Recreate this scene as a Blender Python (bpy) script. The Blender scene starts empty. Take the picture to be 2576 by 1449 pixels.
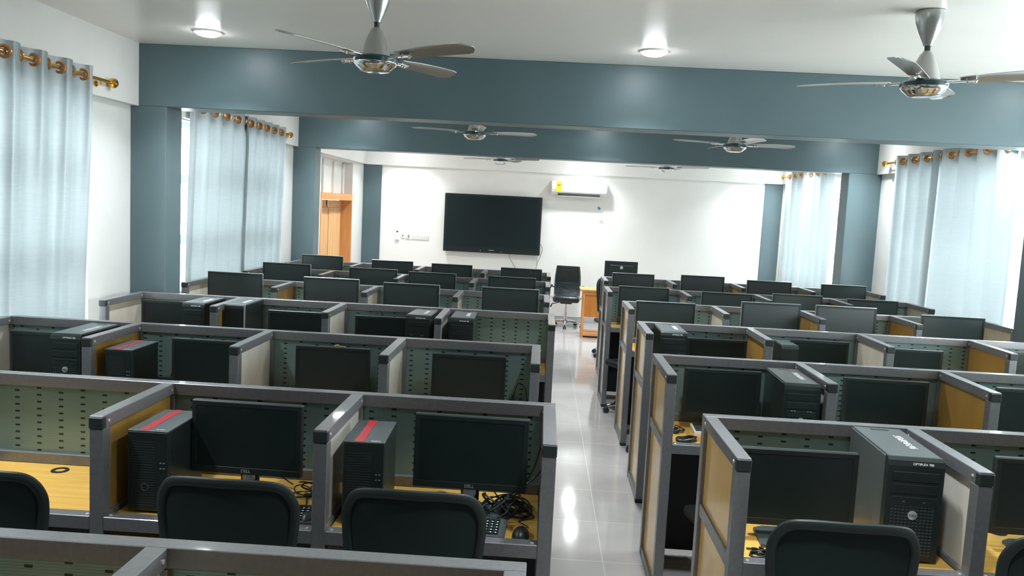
import bpy, bmesh, math, random
from mathutils import Vector, Matrix

SC = bpy.context.scene
COL = SC.collection
R = math.radians
random.seed(7)

# ------------------------------------------------------------------ camera
CAM_F, CAM_PITCH, CAM_YAW, CAM_ROLL, CAM_H = 2040.8, 0.09849, -0.03484, 0.05063, 2.002
cam_d = bpy.data.cameras.new('camera'); cam = bpy.data.objects.new('camera', cam_d); COL.objects.link(cam)
cam_d.sensor_width = 36.0; cam_d.lens = CAM_F / 2576 * 36.0; cam_d.clip_start = 0.02; cam_d.clip_end = 200
_cp, _sp, _cy, _sy = math.cos(CAM_PITCH), math.sin(CAM_PITCH), math.cos(CAM_YAW), math.sin(CAM_YAW)
fw = Vector((_sy*_cp, _cy*_cp, -_sp)); rt = Vector((_cy, -_sy, 0)); up = rt.cross(fw)
_c, _s = math.cos(CAM_ROLL), math.sin(CAM_ROLL)
ca = _c*rt + _s*up; cu = -_s*rt + _c*up
cam.matrix_world = Matrix(((ca.x, cu.x, -fw.x, 0), (ca.y, cu.y, -fw.y, 0), (ca.z, cu.z, -fw.z, CAM_H), (0, 0, 0, 1)))
SC.camera = cam

# ------------------------------------------------------------------ world, sun, exposure
SC.view_settings.view_transform = 'Standard'
SC.view_settings.look = 'None'
SC.view_settings.gamma = 1.0
SC.view_settings.use_curve_mapping = False
SC.view_settings.exposure = 1.18
W = bpy.data.worlds.new('sky'); SC.world = W; W.use_nodes = True
bg = W.node_tree.nodes['Background']
bg.inputs['Color'].default_value = (0.93, 0.97, 1.0, 1); bg.inputs['Strength'].default_value = 9.0

# ------------------------------------------------------------------ materials
def mat(name, col, rough=0.5, metal=0.0, spec=0.5, coat=0.0, emit=None, es=0):
    m = bpy.data.materials.new(name); m.use_nodes = True
    b = m.node_tree.nodes['Principled BSDF']
    b.inputs['Base Color'].default_value = (*col, 1); b.inputs['Roughness'].default_value = rough
    b.inputs['Metallic'].default_value = metal; b.inputs['Specular IOR Level'].default_value = spec
    b.inputs['Coat Weight'].default_value = coat
    if emit: b.inputs['Emission Color'].default_value = (*emit, 1); b.inputs['Emission Strength'].default_value = es
    return m
def nd(m, t, **k):
    n = m.node_tree.nodes.new(t)
    for a, v in k.items(): setattr(n, a, v)
    return n
def ln(m, a, b): m.node_tree.links.new(a, b)
def bsdf(m): return m.node_tree.nodes['Principled BSDF']
def noisy(m, scale, c1, c2, bump=0.0, stretch=(1, 1, 1), detail=4):
    tc = nd(m, 'ShaderNodeTexCoord'); mp = nd(m, 'ShaderNodeMapping'); mp.inputs['Scale'].default_value = stretch
    nz = nd(m, 'ShaderNodeTexNoise'); nz.inputs['Scale'].default_value = scale; nz.inputs['Detail'].default_value = detail
    cr = nd(m, 'ShaderNodeValToRGB'); cr.color_ramp.elements[0].color = (*c1, 1); cr.color_ramp.elements[1].color = (*c2, 1)
    cr.color_ramp.elements[0].position = 0.3; cr.color_ramp.elements[1].position = 0.7
    ln(m, tc.outputs['Object'], mp.inputs['Vector']); ln(m, mp.outputs[0], nz.inputs['Vector'])
    ln(m, nz.outputs['Fac'], cr.inputs['Fac']); ln(m, cr.outputs['Color'], bsdf(m).inputs['Base Color'])
    if bump:
        b = nd(m, 'ShaderNodeBump'); b.inputs['Strength'].default_value = bump; b.inputs['Distance'].default_value = 0.02
        ln(m, nz.outputs['Fac'], b.inputs['Height']); ln(m, b.outputs[0], bsdf(m).inputs['Normal'])
    return m
M = {}
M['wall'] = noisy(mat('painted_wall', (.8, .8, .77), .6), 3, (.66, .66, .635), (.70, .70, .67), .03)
M['wallback_lit'] = noisy(mat('painted_wall_brightened', (.85, .85, .82), .6), 3, (.85, .85, .81), (.88, .875, .84), .03)  # same wall paint, brightened to stand in for the strongly lit far end
M['ceiling'] = noisy(mat('ceiling_paint', (.74, .72, .69), .28, 0, .6), 1.2, (.86, .84, .79), (.90, .88, .83), .35, (.35, 1.6, 1))
M['beam'] = noisy(mat('grey_blue_paint', (.1, .14, .155), .42), 1.6, (.080, .128, .140), (.095, .148, .162), .05)
M['frame'] = noisy(mat('grey_frame', (.3, .3, .31), .36, .3, .9, .25), 60, (.145, .148, .156), (.178, .181, .19), .004)
M['cap'] = mat('black_cap', (.016, .022, .022), .45)
M['black'] = mat('black_plastic', (.013, .020, .020), .38, 0, .4)
M['softblack'] = mat('soft_black', (.012, .019, .019), .5, 0, .3)
M['screen'] = mat('dark_screen', (.013, .021, .021), .25, 0, .3)
M['matscreen'] = mat('matt_grey_screen', (.018, .025, .025), .5, 0, .25)
M['widescreen'] = mat('satin_wide_screen', (.012, .022, .022), .42, 0, .8)
M['shell'] = mat('silver_grey_shell', (.22, .26, .26), .35, .3)
M['greytop'] = mat('grey_steel_case', (.095, .115, .12), .36, .3)
M['casetop'] = mat('dark_steel_case', (.022, .03, .031), .28, .3)
M['greyplastic'] = mat('dark_grey_plastic', (.05, .065, .07), .4)
M['chrome'] = mat('chrome', (.75, .77, .78), .12, 1)
M['fanmetal'] = mat('fan_silver', (.42, .43, .42), .3, .75)
M['fanband'] = mat('fan_dark_band', (.01, .05, .055), .3)
M['fanrod'] = mat('fan_rod', (.02, .045, .045), .4)
M['gold'] = mat('brass', (.75, .42, .08), .22, 1)
M['copper'] = mat('copper_ring', (.72, .33, .12), .28, .9)
M['white'] = mat('white_plastic', (.80, .80, .77), .35)
M['whiteframe'] = mat('white_window_frame', (.78, .78, .75), .4)
M['bar'] = mat('grey_bar', (.3, .3, .28), .5)
M['red'] = mat('red_tape', (.40, .025, .032), .35)
M['whitemark'] = mat('white_marking', (.75, .77, .75), .4)
M['silver'] = mat('silver_badge', (.62, .63, .62), .3, .6)
M['goldtext'] = mat('pale_gold_lettering', (.55, .45, .22), .35, .4)
M['yellowsticker'] = mat('yellow_sticker', (.9, .78, .02), .5)
M['orangesticker'] = mat('orange_print', (.85, .16, .02), .5)
M['blue'] = mat('blue_sticker', (.08, .3, .6), .5)
M['greysticker'] = mat('grey_sticker', (.55, .55, .5), .5)
M['tape'] = mat('yellowish_tape', (.7, .5, .22), .5)
M['slot'] = mat('vent_dark', (.02, .025, .025), .6)
M['leather'] = noisy(mat('black_leather', (.015, .022, .024), .3), 12, (.012, .018, .02), (.02, .03, .032), .25)
M['meshfab'] = mat('black_mesh_fabric', (.015, .023, .023), .9, 0, .1)
M['wood'] = noisy(mat('orange_wood', (.5, .2, .06), .55, 0, .3), 4, (.60, .27, .09), (.72, .35, .13), 0, (8, 8, .8))
M['wooddark'] = noisy(mat('orange_panel', (.5, .18, .03), .4), 4, (.52, .18, .03), (.66, .26, .05), 0, (3, 3, .8))
M['doorwood'] = noisy(mat('light_door_wood', (.6, .33, .14), .55, 0, .3), 3, (.60, .33, .14), (.74, .44, .20), 0, (5, 5, .5))
M['skirt'] = noisy(mat('grey_skirting_tile', (.45, .45, .46), .15), 4, (.42, .42, .43), (.5, .5, .51))
M['lamp'] = mat('lit_lamp', (1, 1, 1), .5, emit=(.93, .97, 1), es=40)
M['label'] = mat('paper_label', (.75, .76, .72), .6)

# yellow laminate desk with fine grain
m = mat('yellow_laminate', (.6, .36, .07), .2, 0, .5, .3); M['desk'] = noisy(m, 6, (.62, .36, .07), (.74, .46, .115), 0, (.6, 10, 10))
M['cream'] = noisy(mat('cream_laminate', (.6, .57, .5), .14, 0, .6), 3, (.52, .50, .44), (.62, .60, .53), 0, (1, 2, .6))
M['amber'] = noisy(mat('amber_laminate', (.4, .2, .04), .12, 0, .6), 3, (.29, .165, .038), (.37, .22, .052), 0, (1, 2, .6))
M['tan'] = noisy(mat('tan_laminate', (.62, .46, .24), .12, 0, .4), 2, (.80, .49, .15), (.90, .60, .23), 0, (1, 1.6, .5))

# floor: polished pale tiles
m = mat('polished_tile', (.7, .68, .67), .09, 0, .55); M['floor'] = m
tc = nd(m, 'ShaderNodeTexCoord'); mp = nd(m, 'ShaderNodeMapping'); mp.inputs['Location'].default_value = (.155, .28, 0)
br = nd(m, 'ShaderNodeTexBrick'); br.offset = 0; br.inputs['Scale'].default_value = 1
br.inputs['Brick Width'].default_value = .6; br.inputs['Row Height'].default_value = .6
br.inputs['Mortar Size'].default_value = .003; br.inputs['Mortar'].default_value = (.5, .48, .45, 1)
nz = nd(m, 'ShaderNodeTexNoise'); nz.inputs['Scale'].default_value = 1.3; nz.inputs['Detail'].default_value = 8; nz.inputs['Distortion'].default_value = 1.2
cr = nd(m, 'ShaderNodeValToRGB'); cr.color_ramp.elements[0].color = (.31, .295, .285, 1); cr.color_ramp.elements[1].color = (.385, .37, .36, 1)
cr.color_ramp.elements[0].position = .35; cr.color_ramp.elements[1].position = .65
ln(m, tc.outputs['Object'], mp.inputs['Vector']); ln(m, mp.outputs[0], br.inputs['Vector']); ln(m, tc.outputs['Object'], nz.inputs['Vector'])
ln(m, nz.outputs['Fac'], cr.inputs['Fac']); ln(m, cr.outputs['Color'], br.inputs['Color1']); ln(m, cr.outputs['Color'], br.inputs['Color2'])
ln(m, br.outputs['Color'], bsdf(m).inputs['Base Color'])

# perforated steel panel: fine ribs and staggered slots
m = mat('slotted_steel', (.16, .21, .21), .34, .45); M['perf'] = m
tc = nd(m, 'ShaderNodeTexCoord'); sx = nd(m, 'ShaderNodeSeparateXYZ'); ln(m, tc.outputs['Object'], sx.inputs[0])
def mth(op, a, b=None):
    n = nd(m, 'ShaderNodeMath', operation=op)
    for i, v in enumerate((a, b)):
        if v is None: continue
        if isinstance(v, (int, float)): n.inputs[i].default_value = v
        else: ln(m, v, n.inputs[i])
    return n.outputs[0]
u = mth('ADD', mth('DIVIDE', sx.outputs['X'], .095), 200.3); colm = mth('FLOOR', u); fu = mth('SUBTRACT', mth('FRACT', u), .5)
v = mth('ADD', mth('DIVIDE', sx.outputs['Z'], .030), mth('MULTIPLY', mth('MODULO', colm, 2), .5)); fv = mth('SUBTRACT', mth('FRACT', v), .5)
slot = mth('MULTIPLY', mth('LESS_THAN', mth('ABSOLUTE', fu), .105), mth('LESS_THAN', mth('ABSOLUTE', fv), .13))
rib = mth('LESS_THAN', mth('FRACT', mth('DIVIDE', sx.outputs['Z'], .0075)), .16)
nz = nd(m, 'ShaderNodeTexNoise'); nz.inputs['Scale'].default_value = 5; ln(m, tc.outputs['Object'], nz.inputs['Vector'])
cr = nd(m, 'ShaderNodeValToRGB'); cr.color_ramp.elements[0].color = (.17, .275, .275, 1); cr.color_ramp.elements[1].color = (.24, .35, .35, 1); ln(m, nz.outputs['Fac'], cr.inputs['Fac'])
mx1 = nd(m, 'ShaderNodeMixRGB'); ln(m, mth('MULTIPLY', rib, .55), mx1.inputs['Fac']); ln(m, cr.outputs['Color'], mx1.inputs[1]); mx1.inputs[2].default_value = (.05, .07, .07, 1)
mx2 = nd(m, 'ShaderNodeMixRGB'); ln(m, slot, mx2.inputs['Fac']); ln(m, mx1.outputs[0], mx2.inputs[1]); mx2.inputs[2].default_value = (.022, .032, .032, 1)
ln(m, mx2.outputs[0], bsdf(m).inputs['Base Color'])

# sheer curtain: diffuse + translucent
m = bpy.data.materials.new('blue_grey_curtain'); m.use_nodes = True; M['curtain'] = m
nt = m.node_tree; nt.nodes.remove(nt.nodes['Principled BSDF']); out = nt.nodes['Material Output']
df = nd(m, 'ShaderNodeBsdfDiffuse'); tr = nd(m, 'ShaderNodeBsdfTranslucent'); mix = nd(m, 'ShaderNodeMixShader'); mix.inputs[0].default_value = .27
gl = nd(m, 'ShaderNodeBsdfGlossy'); gl.inputs['Roughness'].default_value = .38; gl.inputs['Color'].default_value = (.6, .65, .68, 1)
mixg = nd(m, 'ShaderNodeMixShader'); mixg.inputs[0].default_value = .16
tc = nd(m, 'ShaderNodeTexCoord'); mp = nd(m, 'ShaderNodeMapping'); mp.inputs['Scale'].default_value = (8, 8, 160)
nz = nd(m, 'ShaderNodeTexNoise'); nz.inputs['Scale'].default_value = 1; nz.inputs['Detail'].default_value = 3
cr = nd(m, 'ShaderNodeValToRGB'); cr.color_ramp.elements[0].color = (.255, .30, .31, 1); cr.color_ramp.elements[1].color = (.33, .375, .385, 1)
ln(m, tc.outputs['Object'], mp.inputs['Vector']); ln(m, mp.outputs[0], nz.inputs['Vector']); ln(m, nz.outputs['Fac'], cr.inputs['Fac'])
ln(m, cr.outputs['Color'], df.inputs['Color']); ln(m, cr.outputs['Color'], tr.inputs['Color'])
ln(m, df.outputs[0], mix.inputs[1]); ln(m, tr.outputs[0], mix.inputs[2]); ln(m, mix.outputs[0], mixg.inputs[1]); ln(m, gl.outputs[0], mixg.inputs[2]); ln(m, mixg.outputs[0], out.inputs['Surface'])

# thin window glass: clear with a fresnel sheen
m = bpy.data.materials.new('window_glass'); m.use_nodes = True; M['glass'] = m
nt = m.node_tree; nt.nodes.remove(nt.nodes['Principled BSDF']); out = nt.nodes['Material Output']
tp = nd(m, 'ShaderNodeBsdfTransparent'); tp.inputs['Color'].default_value = (.93, .96, .96, 1); gl = nd(m, 'ShaderNodeBsdfGlossy'); gl.inputs['Roughness'].default_value = .02
mix = nd(m, 'ShaderNodeMixShader'); mix.inputs[0].default_value = .06; ln(m, tp.outputs[0], mix.inputs[1]); ln(m, gl.outputs[0], mix.inputs[2]); ln(m, mix.outputs[0], out.inputs['Surface'])

# ------------------------------------------------------------------ mesh helpers
def box(bm, x0, x1, y0, y1, z0, z1, bev=0.0, seg=1):
    r = bmesh.ops.create_cube(bm, size=1.0); vs = r['verts']
    for v in vs:
        v.co = Vector(((x0+x1)/2 + v.co.x*(x1-x0), (y0+y1)/2 + v.co.y*(y1-y0), (z0+z1)/2 + v.co.z*(z1-z0)))
    if bev > 0:
        es = list({e for v in vs for e in v.link_edges})
        bmesh.ops.bevel(bm, geom=es, offset=bev, segments=seg, affect='EDGES', profile=.5)
def lathe(bm, prof, n=28, cx=0, cy=0, mtx=None):
    rings = []
    for r_, z in prof:
        ring = [bm.verts.new((cx + r_*math.cos(2*math.pi*i/n), cy + r_*math.sin(2*math.pi*i/n), z)) for i in range(n)]
        rings.append(ring)
    for a, b in zip(rings, rings[1:]):
        for i in range(n): bm.faces.new((a[i], a[(i+1) % n], b[(i+1) % n], b[i]))
    bm.faces.new(list(reversed(rings[0]))); bm.faces.new(rings[-1])
    if mtx: 
        for rg in rings:
            for v in rg: v.co = mtx @ v.co
def tube(bm, pts, r, n=8, closed=False, rx=None):
    pts = [Vector(p) for p in pts]; N = len(pts); rings = []
    prev = None
    for i, p in enumerate(pts):
        if closed: t = pts[(i+1) % N] - pts[i-1]
        else: t = pts[min(i+1, N-1)] - pts[max(i-1, 0)]
        t.normalize()
        if prev is None:
            a = Vector((0, 0, 1)) if abs(t.z) < .9 else Vector((1, 0, 0)); a = (a - a.dot(t)*t).normalized()
        else: a = (prev - prev.dot(t)*t).normalized()
        prev = a; b = t.cross(a); rr = r[i] if isinstance(r, (list, tuple)) else r
        rings.append([bm.verts.new(p + rr*math.cos(2*math.pi*k/n)*a + (rx or rr)*math.sin(2*math.pi*k/n)*b) for k in range(n)])
    M_ = N if closed else N-1
    for i in range(M_):
        a, b = rings[i], rings[(i+1) % N]
        for k in range(n): bm.faces.new((a[k], a[(k+1) % n], b[(k+1) % n], b[k]))
    if not closed: bm.faces.new(list(reversed(rings[0]))); bm.faces.new(rings[-1])
def prism(bm, pts, axis, a0, a1):
    """closed outline in a plane extruded along axis (0,1,2)"""
    def P(q, a):
        l = list(q); l.insert(axis, a); return l
    A = [bm.verts.new(P(q, a0)) for q in pts]; B = [bm.verts.new(P(q, a1)) for q in pts]
    bm.faces.new(A); bm.faces.new(list(reversed(B)))
    for i in range(len(pts)):
        j = (i+1) % len(pts); bm.faces.new((A[j], A[i], B[i], B[j]))
def smooth_curve(pts, k=6, closed=False):
    P = [Vector(p) for p in pts]; N = len(P); out = []
    for i in range(N if closed else N-1):
        if closed: p0, p1, p2, p3 = P[i-1], P[i], P[(i+1) % N], P[(i+2) % N]
        else: p0, p1, p2, p3 = P[max(i-1, 0)], P[i], P[i+1], P[min(i+2, N-1)]
        for j in range(k):
            t = j/k
            out.append(.5*((2*p1) + (-p0+p2)*t + (2*p0-5*p1+4*p2-p3)*t*t + (-p0+3*p1-3*p2+p3)*t**3))
    if not closed: out.append(P[-1])
    return out
def mesh(name, bm, m, smooth=False):
    bmesh.ops.recalc_face_normals(bm, faces=bm.faces)
    me = bpy.data.meshes.new(name); bm.to_mesh(me); bm.free()
    if m: me.materials.append(M[m] if isinstance(m, str) else m)
    if smooth:
        for p in me.polygons: p.use_smooth = True
        try: me.set_sharp_from_angle(angle=R(38))
        except Exception: pass
    return me
def obj(name, bm, m, parent=None, smooth=False, loc=None, rot=None):
    o = bpy.data.objects.new(name, mesh(name, bm, m, smooth)); COL.objects.link(o)
    if parent: o.parent = parent
    if loc: o.location = loc
    if rot: o.rotation_euler = rot
    return o
def inst(name, me, parent=None, loc=(0, 0, 0), rot=(0, 0, 0)):
    o = bpy.data.objects.new(name, me); COL.objects.link(o); o.parent = parent; o.location = loc; o.rotation_euler = rot
    return o
def tag(o, label, cat, group=None, kind=None):
    o['label'] = label; o['category'] = cat
    if group: o['group'] = group
    if kind: o['kind'] = kind
    return o
def thing(name, label, cat, loc=(0, 0, 0), rz=0, group=None):
    o = bpy.data.objects.new(name, None); COL.objects.link(o); o.location = loc; o.rotation_euler = (0, 0, rz)
    o.empty_display_size = .1
    return tag(o, label, cat, group)
def struct(name, bm, m, smooth=False):
    o = obj(name, bm, m, None, smooth); o['kind'] = 'structure'; return o
def copy_tree(o, parent=None):
    c = o.copy(); COL.objects.link(c); c.parent = parent
    for ch in [k for k in o.children]: copy_tree(ch, c)
    return c
def text_mesh(s, size, m, depth=.0008):
    cu_ = bpy.data.curves.new('lettering', 'FONT'); cu_.body = s; cu_.size = size; cu_.extrude = depth; cu_.align_x = 'CENTER'; cu_.align_y = 'CENTER'
    o = bpy.data.objects.new('lettering', cu_); COL.objects.link(o)
    dg = bpy.context.evaluated_depsgraph_get(); me = bpy.data.meshes.new_from_object(o.evaluated_get(dg))
    bpy.data.objects.remove(o); me.name = 'lettering'; me.materials.clear(); me.materials.append(M[m]); return me

# ------------------------------------------------------------------ room shell
XL, XR, YF, YB, ZC = -3.285, 4.23, -2.0, 14.65, 3.13
BEAMS = [(2.08, 2.36), (6.35, 6.63), (10.5, 10.78)]
BZ = 2.65
b = bmesh.new(); box(b, XL-.25, XR+.25, YF-.25, YB+.25, -.1, 0); struct('floor', b, 'floor')
b = bmesh.new(); box(b, XL-.25, XR+.25, YF-.25, YB+.25, ZC, ZC+.12); struct('ceiling', b, 'ceiling')
b = bmesh.new(); box(b, XL-.25, XR+.25, YB, YB+.2, 0, ZC); box(b, XL, XR, YB-.05, YB, BZ, ZC); struct('wall_back', b, 'wallback_lit')
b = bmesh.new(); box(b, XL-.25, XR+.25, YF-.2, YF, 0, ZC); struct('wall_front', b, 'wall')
def side_wall(name, xa, xb, openings, lintel):
    """openings: (y0,y1,z0,z1)"""
    b = bmesh.new(); y = YF
    for (y0, y1, z0, z1) in openings:
        box(b, xa, xb, y, y0, 0, ZC)
        if z0 > 0: box(b, xa, xb, y0, y1, 0, z0)
        box(b, xa, xb, y0, y1, z1, ZC); y = y1
    box(b, xa, xb, y, YB, 0, ZC)
    box(b, lintel[0], lintel[1], YF, YB, BZ, ZC)
    struct(name, b, 'wall')
LW = [(2.75, 5.75, 1.0, 2.6), (7.25, 9.95, 1.0, 2.64), (11.85, 13.8, 0, 2.62)]
RW = [(2.75, 6.0, 1.0, 2.6), (6.75, 9.9, .95, 2.64), (11.2, 14.15, .95, 2.64)]
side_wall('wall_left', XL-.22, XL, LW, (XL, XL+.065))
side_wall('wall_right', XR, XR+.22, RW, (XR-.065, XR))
# beams and columns
n = 1
for (y0, y1) in BEAMS:
    b = bmesh.new(); box(b, XL+.0, XR, y0, y1, BZ, ZC, .006); struct('trim_%d' % n, b, 'beam'); n += 1
    for x0, x1 in ((XL, XL+.285), (XR-.41, XR)):
        if y0 < 3: x1 = min(x1, XL+.2) if x0 < 0 else x1
        b = bmesh.new(); box(b, x0, x1, y0+.002, y1-.002, 0, BZ+.004, .005); struct('trim_%d' % n, b, 'beam'); n += 1
for x0, x1 in ((XL, XL+.33), (3.88, 4.19)):
    b = bmesh.new(); box(b, x0, x1, YB-.03, YB+.01, 0, BZ, .003); struct('trim_%d' % n, b, 'beam'); n += 1
b = bmesh.new(); box(b, XL+.33, 3.88, YB-.014, YB, 0, .10, .003); struct('baseboard_back', b, 'skirt')
b = bmesh.new(); box(b, XR-.012, XR, 6.63, 10.5, 0, .10, .003); struct('baseboard_right', b, 'skirt')
b = bmesh.new(); box(b, XL, XL+.012, 2.36, 11.8, 0, .10, .003); struct('baseboard_left', b, 'skirt')

def window(i, xin, sgn, y0, y1, z0, z1, bars=True):
    """window unit set in the wall; sgn=-1 for left wall (outside towards -x)"""
    xo = xin + sgn*.15
    b = bmesh.new()
    xa, xb = sorted((xo, xo+sgn*.05)); f = .05
    box(b, xa, xb, y0, y1, z0, z0+f); box(b, xa, xb, y0, y1, z1-f, z1); box(b, xa, xb, y0, y0+f, z0+f, z1-f); box(b, xa, xb, y1-f, y1, z0+f, z1-f)
    k = max(2, round((y1-y0)/.75))
    for j in range(1, k):
        yy = y0 + (y1-y0)*j/k; box(b, xa, xb, yy-.025, yy+.025, z0+f, z1-f)
    for zz in (z0 + (z1-z0)*.33, z0 + (z1-z0)*.68): box(b, xa+.004, xb-.004, y0+f, y1-f, zz-.045, zz+.045)
    w = struct('window_%d' % i, b, 'whiteframe')
    b = bmesh.new(); box(b, xo+sgn*.02, xo+sgn*.024, y0+.04, y1-.04, z0+.04, z1-.04); obj('window_pane', b, 'glass', w)
    b = bmesh.new(); q = int((y1-y0)/.16)
    for j in range(1, q):
        yy = y0 + (y1-y0)*j/q; tube(b, [(xo+sgn*.09, yy, z0+.01), (xo+sgn*.09, yy, z1-.01)], .009, 6)
    obj('burglar_bars', b, 'bar', w)
    b = bmesh.new(); xa, xb = sorted((xin-sgn*.02, xo)); box(b, xa, xb, y0-.03, y1+.03, z0-.035, z0, .004); obj('window_sill', b, 'white', w)
k = 1
for o_ in LW[:2]: window(k, XL, -1, *o_); k += 1
for o_ in RW: window(k, XR, 1, *o_); k += 1
# unseen walkway roof, slab and half wall, added to darken the left windows
b = bmesh.new(); box(b, XL-2.4, XL-.22, YF, YB+1, 2.85, 3.0); struct('trim_40', b, 'wall')
b = bmesh.new(); box(b, XL-2.4, XL-.22, YF, YB+1, -.1, -.02); struct('trim_41', b, 'wall')
b = bmesh.new(); box(b, XL-2.4, XL-2.3, YF, YB+1, -.02, .9); struct('trim_42', b, 'wall')
# roof overhang outside the right wall
b = bmesh.new(); box(b, XR+.22, XR+.9, YF, YB+.5, 2.85, 3.0); struct('trim_43', b, 'wall')
# door with transom at the far left
b = bmesh.new()
y0, y1 = 11.85, 13.8; xd = XL-.22
box(b, xd, XL+.01, y0, y0+.045, 0, 2.03); box(b, xd, XL+.01, y1-.045, y1, 0, 2.03); box(b, xd, XL+.01, y0+.045, y1-.045, 1.985, 2.03)
box(b, xd, XL+.012, y0-.0, y1+.0, 2.03, 2.09)
d = struct('door_1', b, 'wood')
ym = (y0+y1)/2
for ya, yb in ((y0+.045, ym-.003), (ym+.003, y1-.045)):
    b = bmesh.new(); box(b, xd+.01, xd+.05, ya, yb, .005, 1.98, .003)
    for (za, zb) in ((.15, .85), (1.0, 1.86)):
        for q in range(2):
            dd = .10+.035*q; box(b, xd+.05, xd+.062+.004*q, ya+dd, yb-dd, za+.035*q, zb-.035*q, .006)
    lf = obj('door_leaf', b, 'doorwood', d)
    b = bmesh.new(); hy = yb-.07 if yb < ym else ya+.07
    tube(b, [(xd+.05, hy, 1.02), (xd+.1, hy, 1.02), (xd+.1, hy+(-.1 if yb < ym else .1), 1.02)], .009, 8); obj('door_handle', b, 'chrome', lf, True)
b = bmesh.new(); tube(b, [(xd+.075, ym-.1, 1.98), (xd+.077, ym-.1, 1.90)], .009, 6); tube(b, smooth_curve([(xd+.077, ym-.1, 1.9), (xd+.08, ym-.085, 1.875), (xd+.078, ym-.1, 1.86)], 4), .006, 6); obj('door_latch', b, 'black', d)
b = bmesh.new(); box(b, xd+.03, xd+.05, y0, y1, 2.09, 2.62)
w = struct('window_6', b, 'white')
for j in range(4):
    yy = y0 + .02 + (y1-y0-.1)*j/3.0
    b = bmesh.new(); box(b, xd+.05, xd+.085, yy, yy+.10, 2.09, 2.60, .006, 2); obj('louvre', b, 'whiteframe', w)

# ------------------------------------------------------------------ ceiling lights
LM = {}
b = bmesh.new(); lathe(b, [(.085, -.012), (.095, -.010), (.098, 0)], 32); LM['trim'] = mesh('trim_ring', b, 'white', True)
b = bmesh.new(); lathe(b, [(.02, -.034), (.05, -.031), (.075, -.022), (.084, -.0125)], 32); LM['lens'] = mesh('lens', b, 'lamp', True)
row_names = ['nearest', 'second', 'third', 'fourth', 'fifth', 'sixth']
ld = bpy.data.lights.new('downlight_light', 'AREA'); ld.shape = 'DISK'; ld.size = .16; ld.energy = 9.5; ld.spread = R(112); ld.color = (.90, .96, 1.0)
for i, (x, side) in enumerate(((-2.44, 'left'), (.70, 'middle'), (3.75, 'right'))):
    for j, y in enumerate((1.75, 3.05, 5.79, 7.2, 9.95, 11.4, 14.0, 12.7)):  # unseen first and last rows added to brighten the near rails and back bay
        nm = ['added fill above the entrance end', 'just behind the first beam', 'just in front of the wide grey beam', 'just past the wide grey beam', 'before the second grey beam', 'past the second grey beam', 'close to the back wall', 'added fill level with the two farthest fans'][j]
        t = thing('ceiling_downlight', 'round lit ceiling downlight on the %s, %s' % (side, nm), 'ceiling light', (x, y, ZC), 0, 'ceiling downlights')
        inst('trim_ring', LM['trim'], t); inst('lens', LM['lens'], t)
        lo = bpy.data.objects.new('lamp_light', ld); COL.objects.link(lo); lo.parent = t; lo.location = (0, 0, -.045)

# ------------------------------------------------------------------ ceiling fans
def blade_mesh():
    b = bmesh.new(); N = 14; top = []; 
    L0, L1 = .17, .66
    secs = []
    for i in range(N+1):
        t = i/N; x = L0 + (L1-L0)*t
        wl = .045 + .018*math.sin(min(1, t*1.3)*math.pi/2); wr = .055 + .01*t
        if t > .86: k_ = (t-.86)/.14; wl *= math.sqrt(max(0, 1-k_*k_*.96)); wr *= 1-.75*k_*k_
        z = .006*t + .018*t*(1-t)
        row = []
        for q in (-1, -.5, 0, .5, 1):
            y = q*(wl if q < 0 else wr); zz = z + .006*(1-q*q) - y*math.tan(R(12)); row.append((x, y, zz))
        secs.append(row)
    up_ = [[bm_v for bm_v in [b.verts.new(p) for p in r_]] for r_ in secs]
    lo_ = [[b.verts.new((p[0], p[1], p[2]-.003)) for p in r_] for r_ in secs]
    for i in range(N):
        for j in range(4):
            b.faces.new((up_[i][j], up_[i+1][j], up_[i+1][j+1], up_[i][j+1])); b.faces.new((lo_[i][j], lo_[i][j+1], lo_[i+1][j+1], lo_[i+1][j]))
        b.faces.new((up_[i][0], lo_[i][0], lo_[i+1][0], up_[i+1][0])); b.faces.new((up_[i][4], up_[i+1][4], lo_[i+1][4], lo_[i][4]))
    b.faces.new([*up_[0], *reversed(lo_[0])]); b.faces.new([*reversed(up_[N]), *lo_[N]])
    return mesh('blade', b, 'fanmetal', True)
FAN = {}
FAN['blade'] = blade_mesh()
b = bmesh.new(); box(b, .09, .25, -.018, .018, -.012, -.002, .004); tube(b, [(.20, -.008, -.018), (.20, -.008, .004)], .007, 8); tube(b, [(.235, .008, -.018), (.235, .008, .006)], .007, 8); FAN['iron'] = mesh('blade_bracket', b, 'chrome', True)
b = bmesh.new(); lathe(b, [(.02, 0), (.028, .02), (.05, .07), (.068, .12), (.074, .155), (.072, .175), (.055, .178)], 32); FAN['canopy'] = mesh('canopy', b, 'fanmetal', True)
b = bmesh.new(); lathe(b, [(.0145, 0), (.0145, .23)], 16); FAN['rod'] = mesh('downrod', b, 'fanrod', True)
b = bmesh.new(); lathe(b, [(.078, 0), (.072, .02), (.064, .05), (.052, .09), (.034, .13), (.018, .15)], 32); FAN['bell'] = mesh('motor_cover', b, 'fanmetal', True)
b = bmesh.new(); lathe(b, [(.10, 0), (.118, .004), (.118, .024), (.105, .034), (.07, .042), (.06, .05)], 40); FAN['band'] = mesh('motor_housing', b, 'fanband', True)
b = bmesh.new(); lathe(b, [(.004, -.047), (.05, -.046), (.075, -.042), (.083, -.034), (.10, -.02), (.116, -.004), (.118, .003)], 40); FAN['dish'] = mesh('bottom_cover', b, 'chrome', True)
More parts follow.
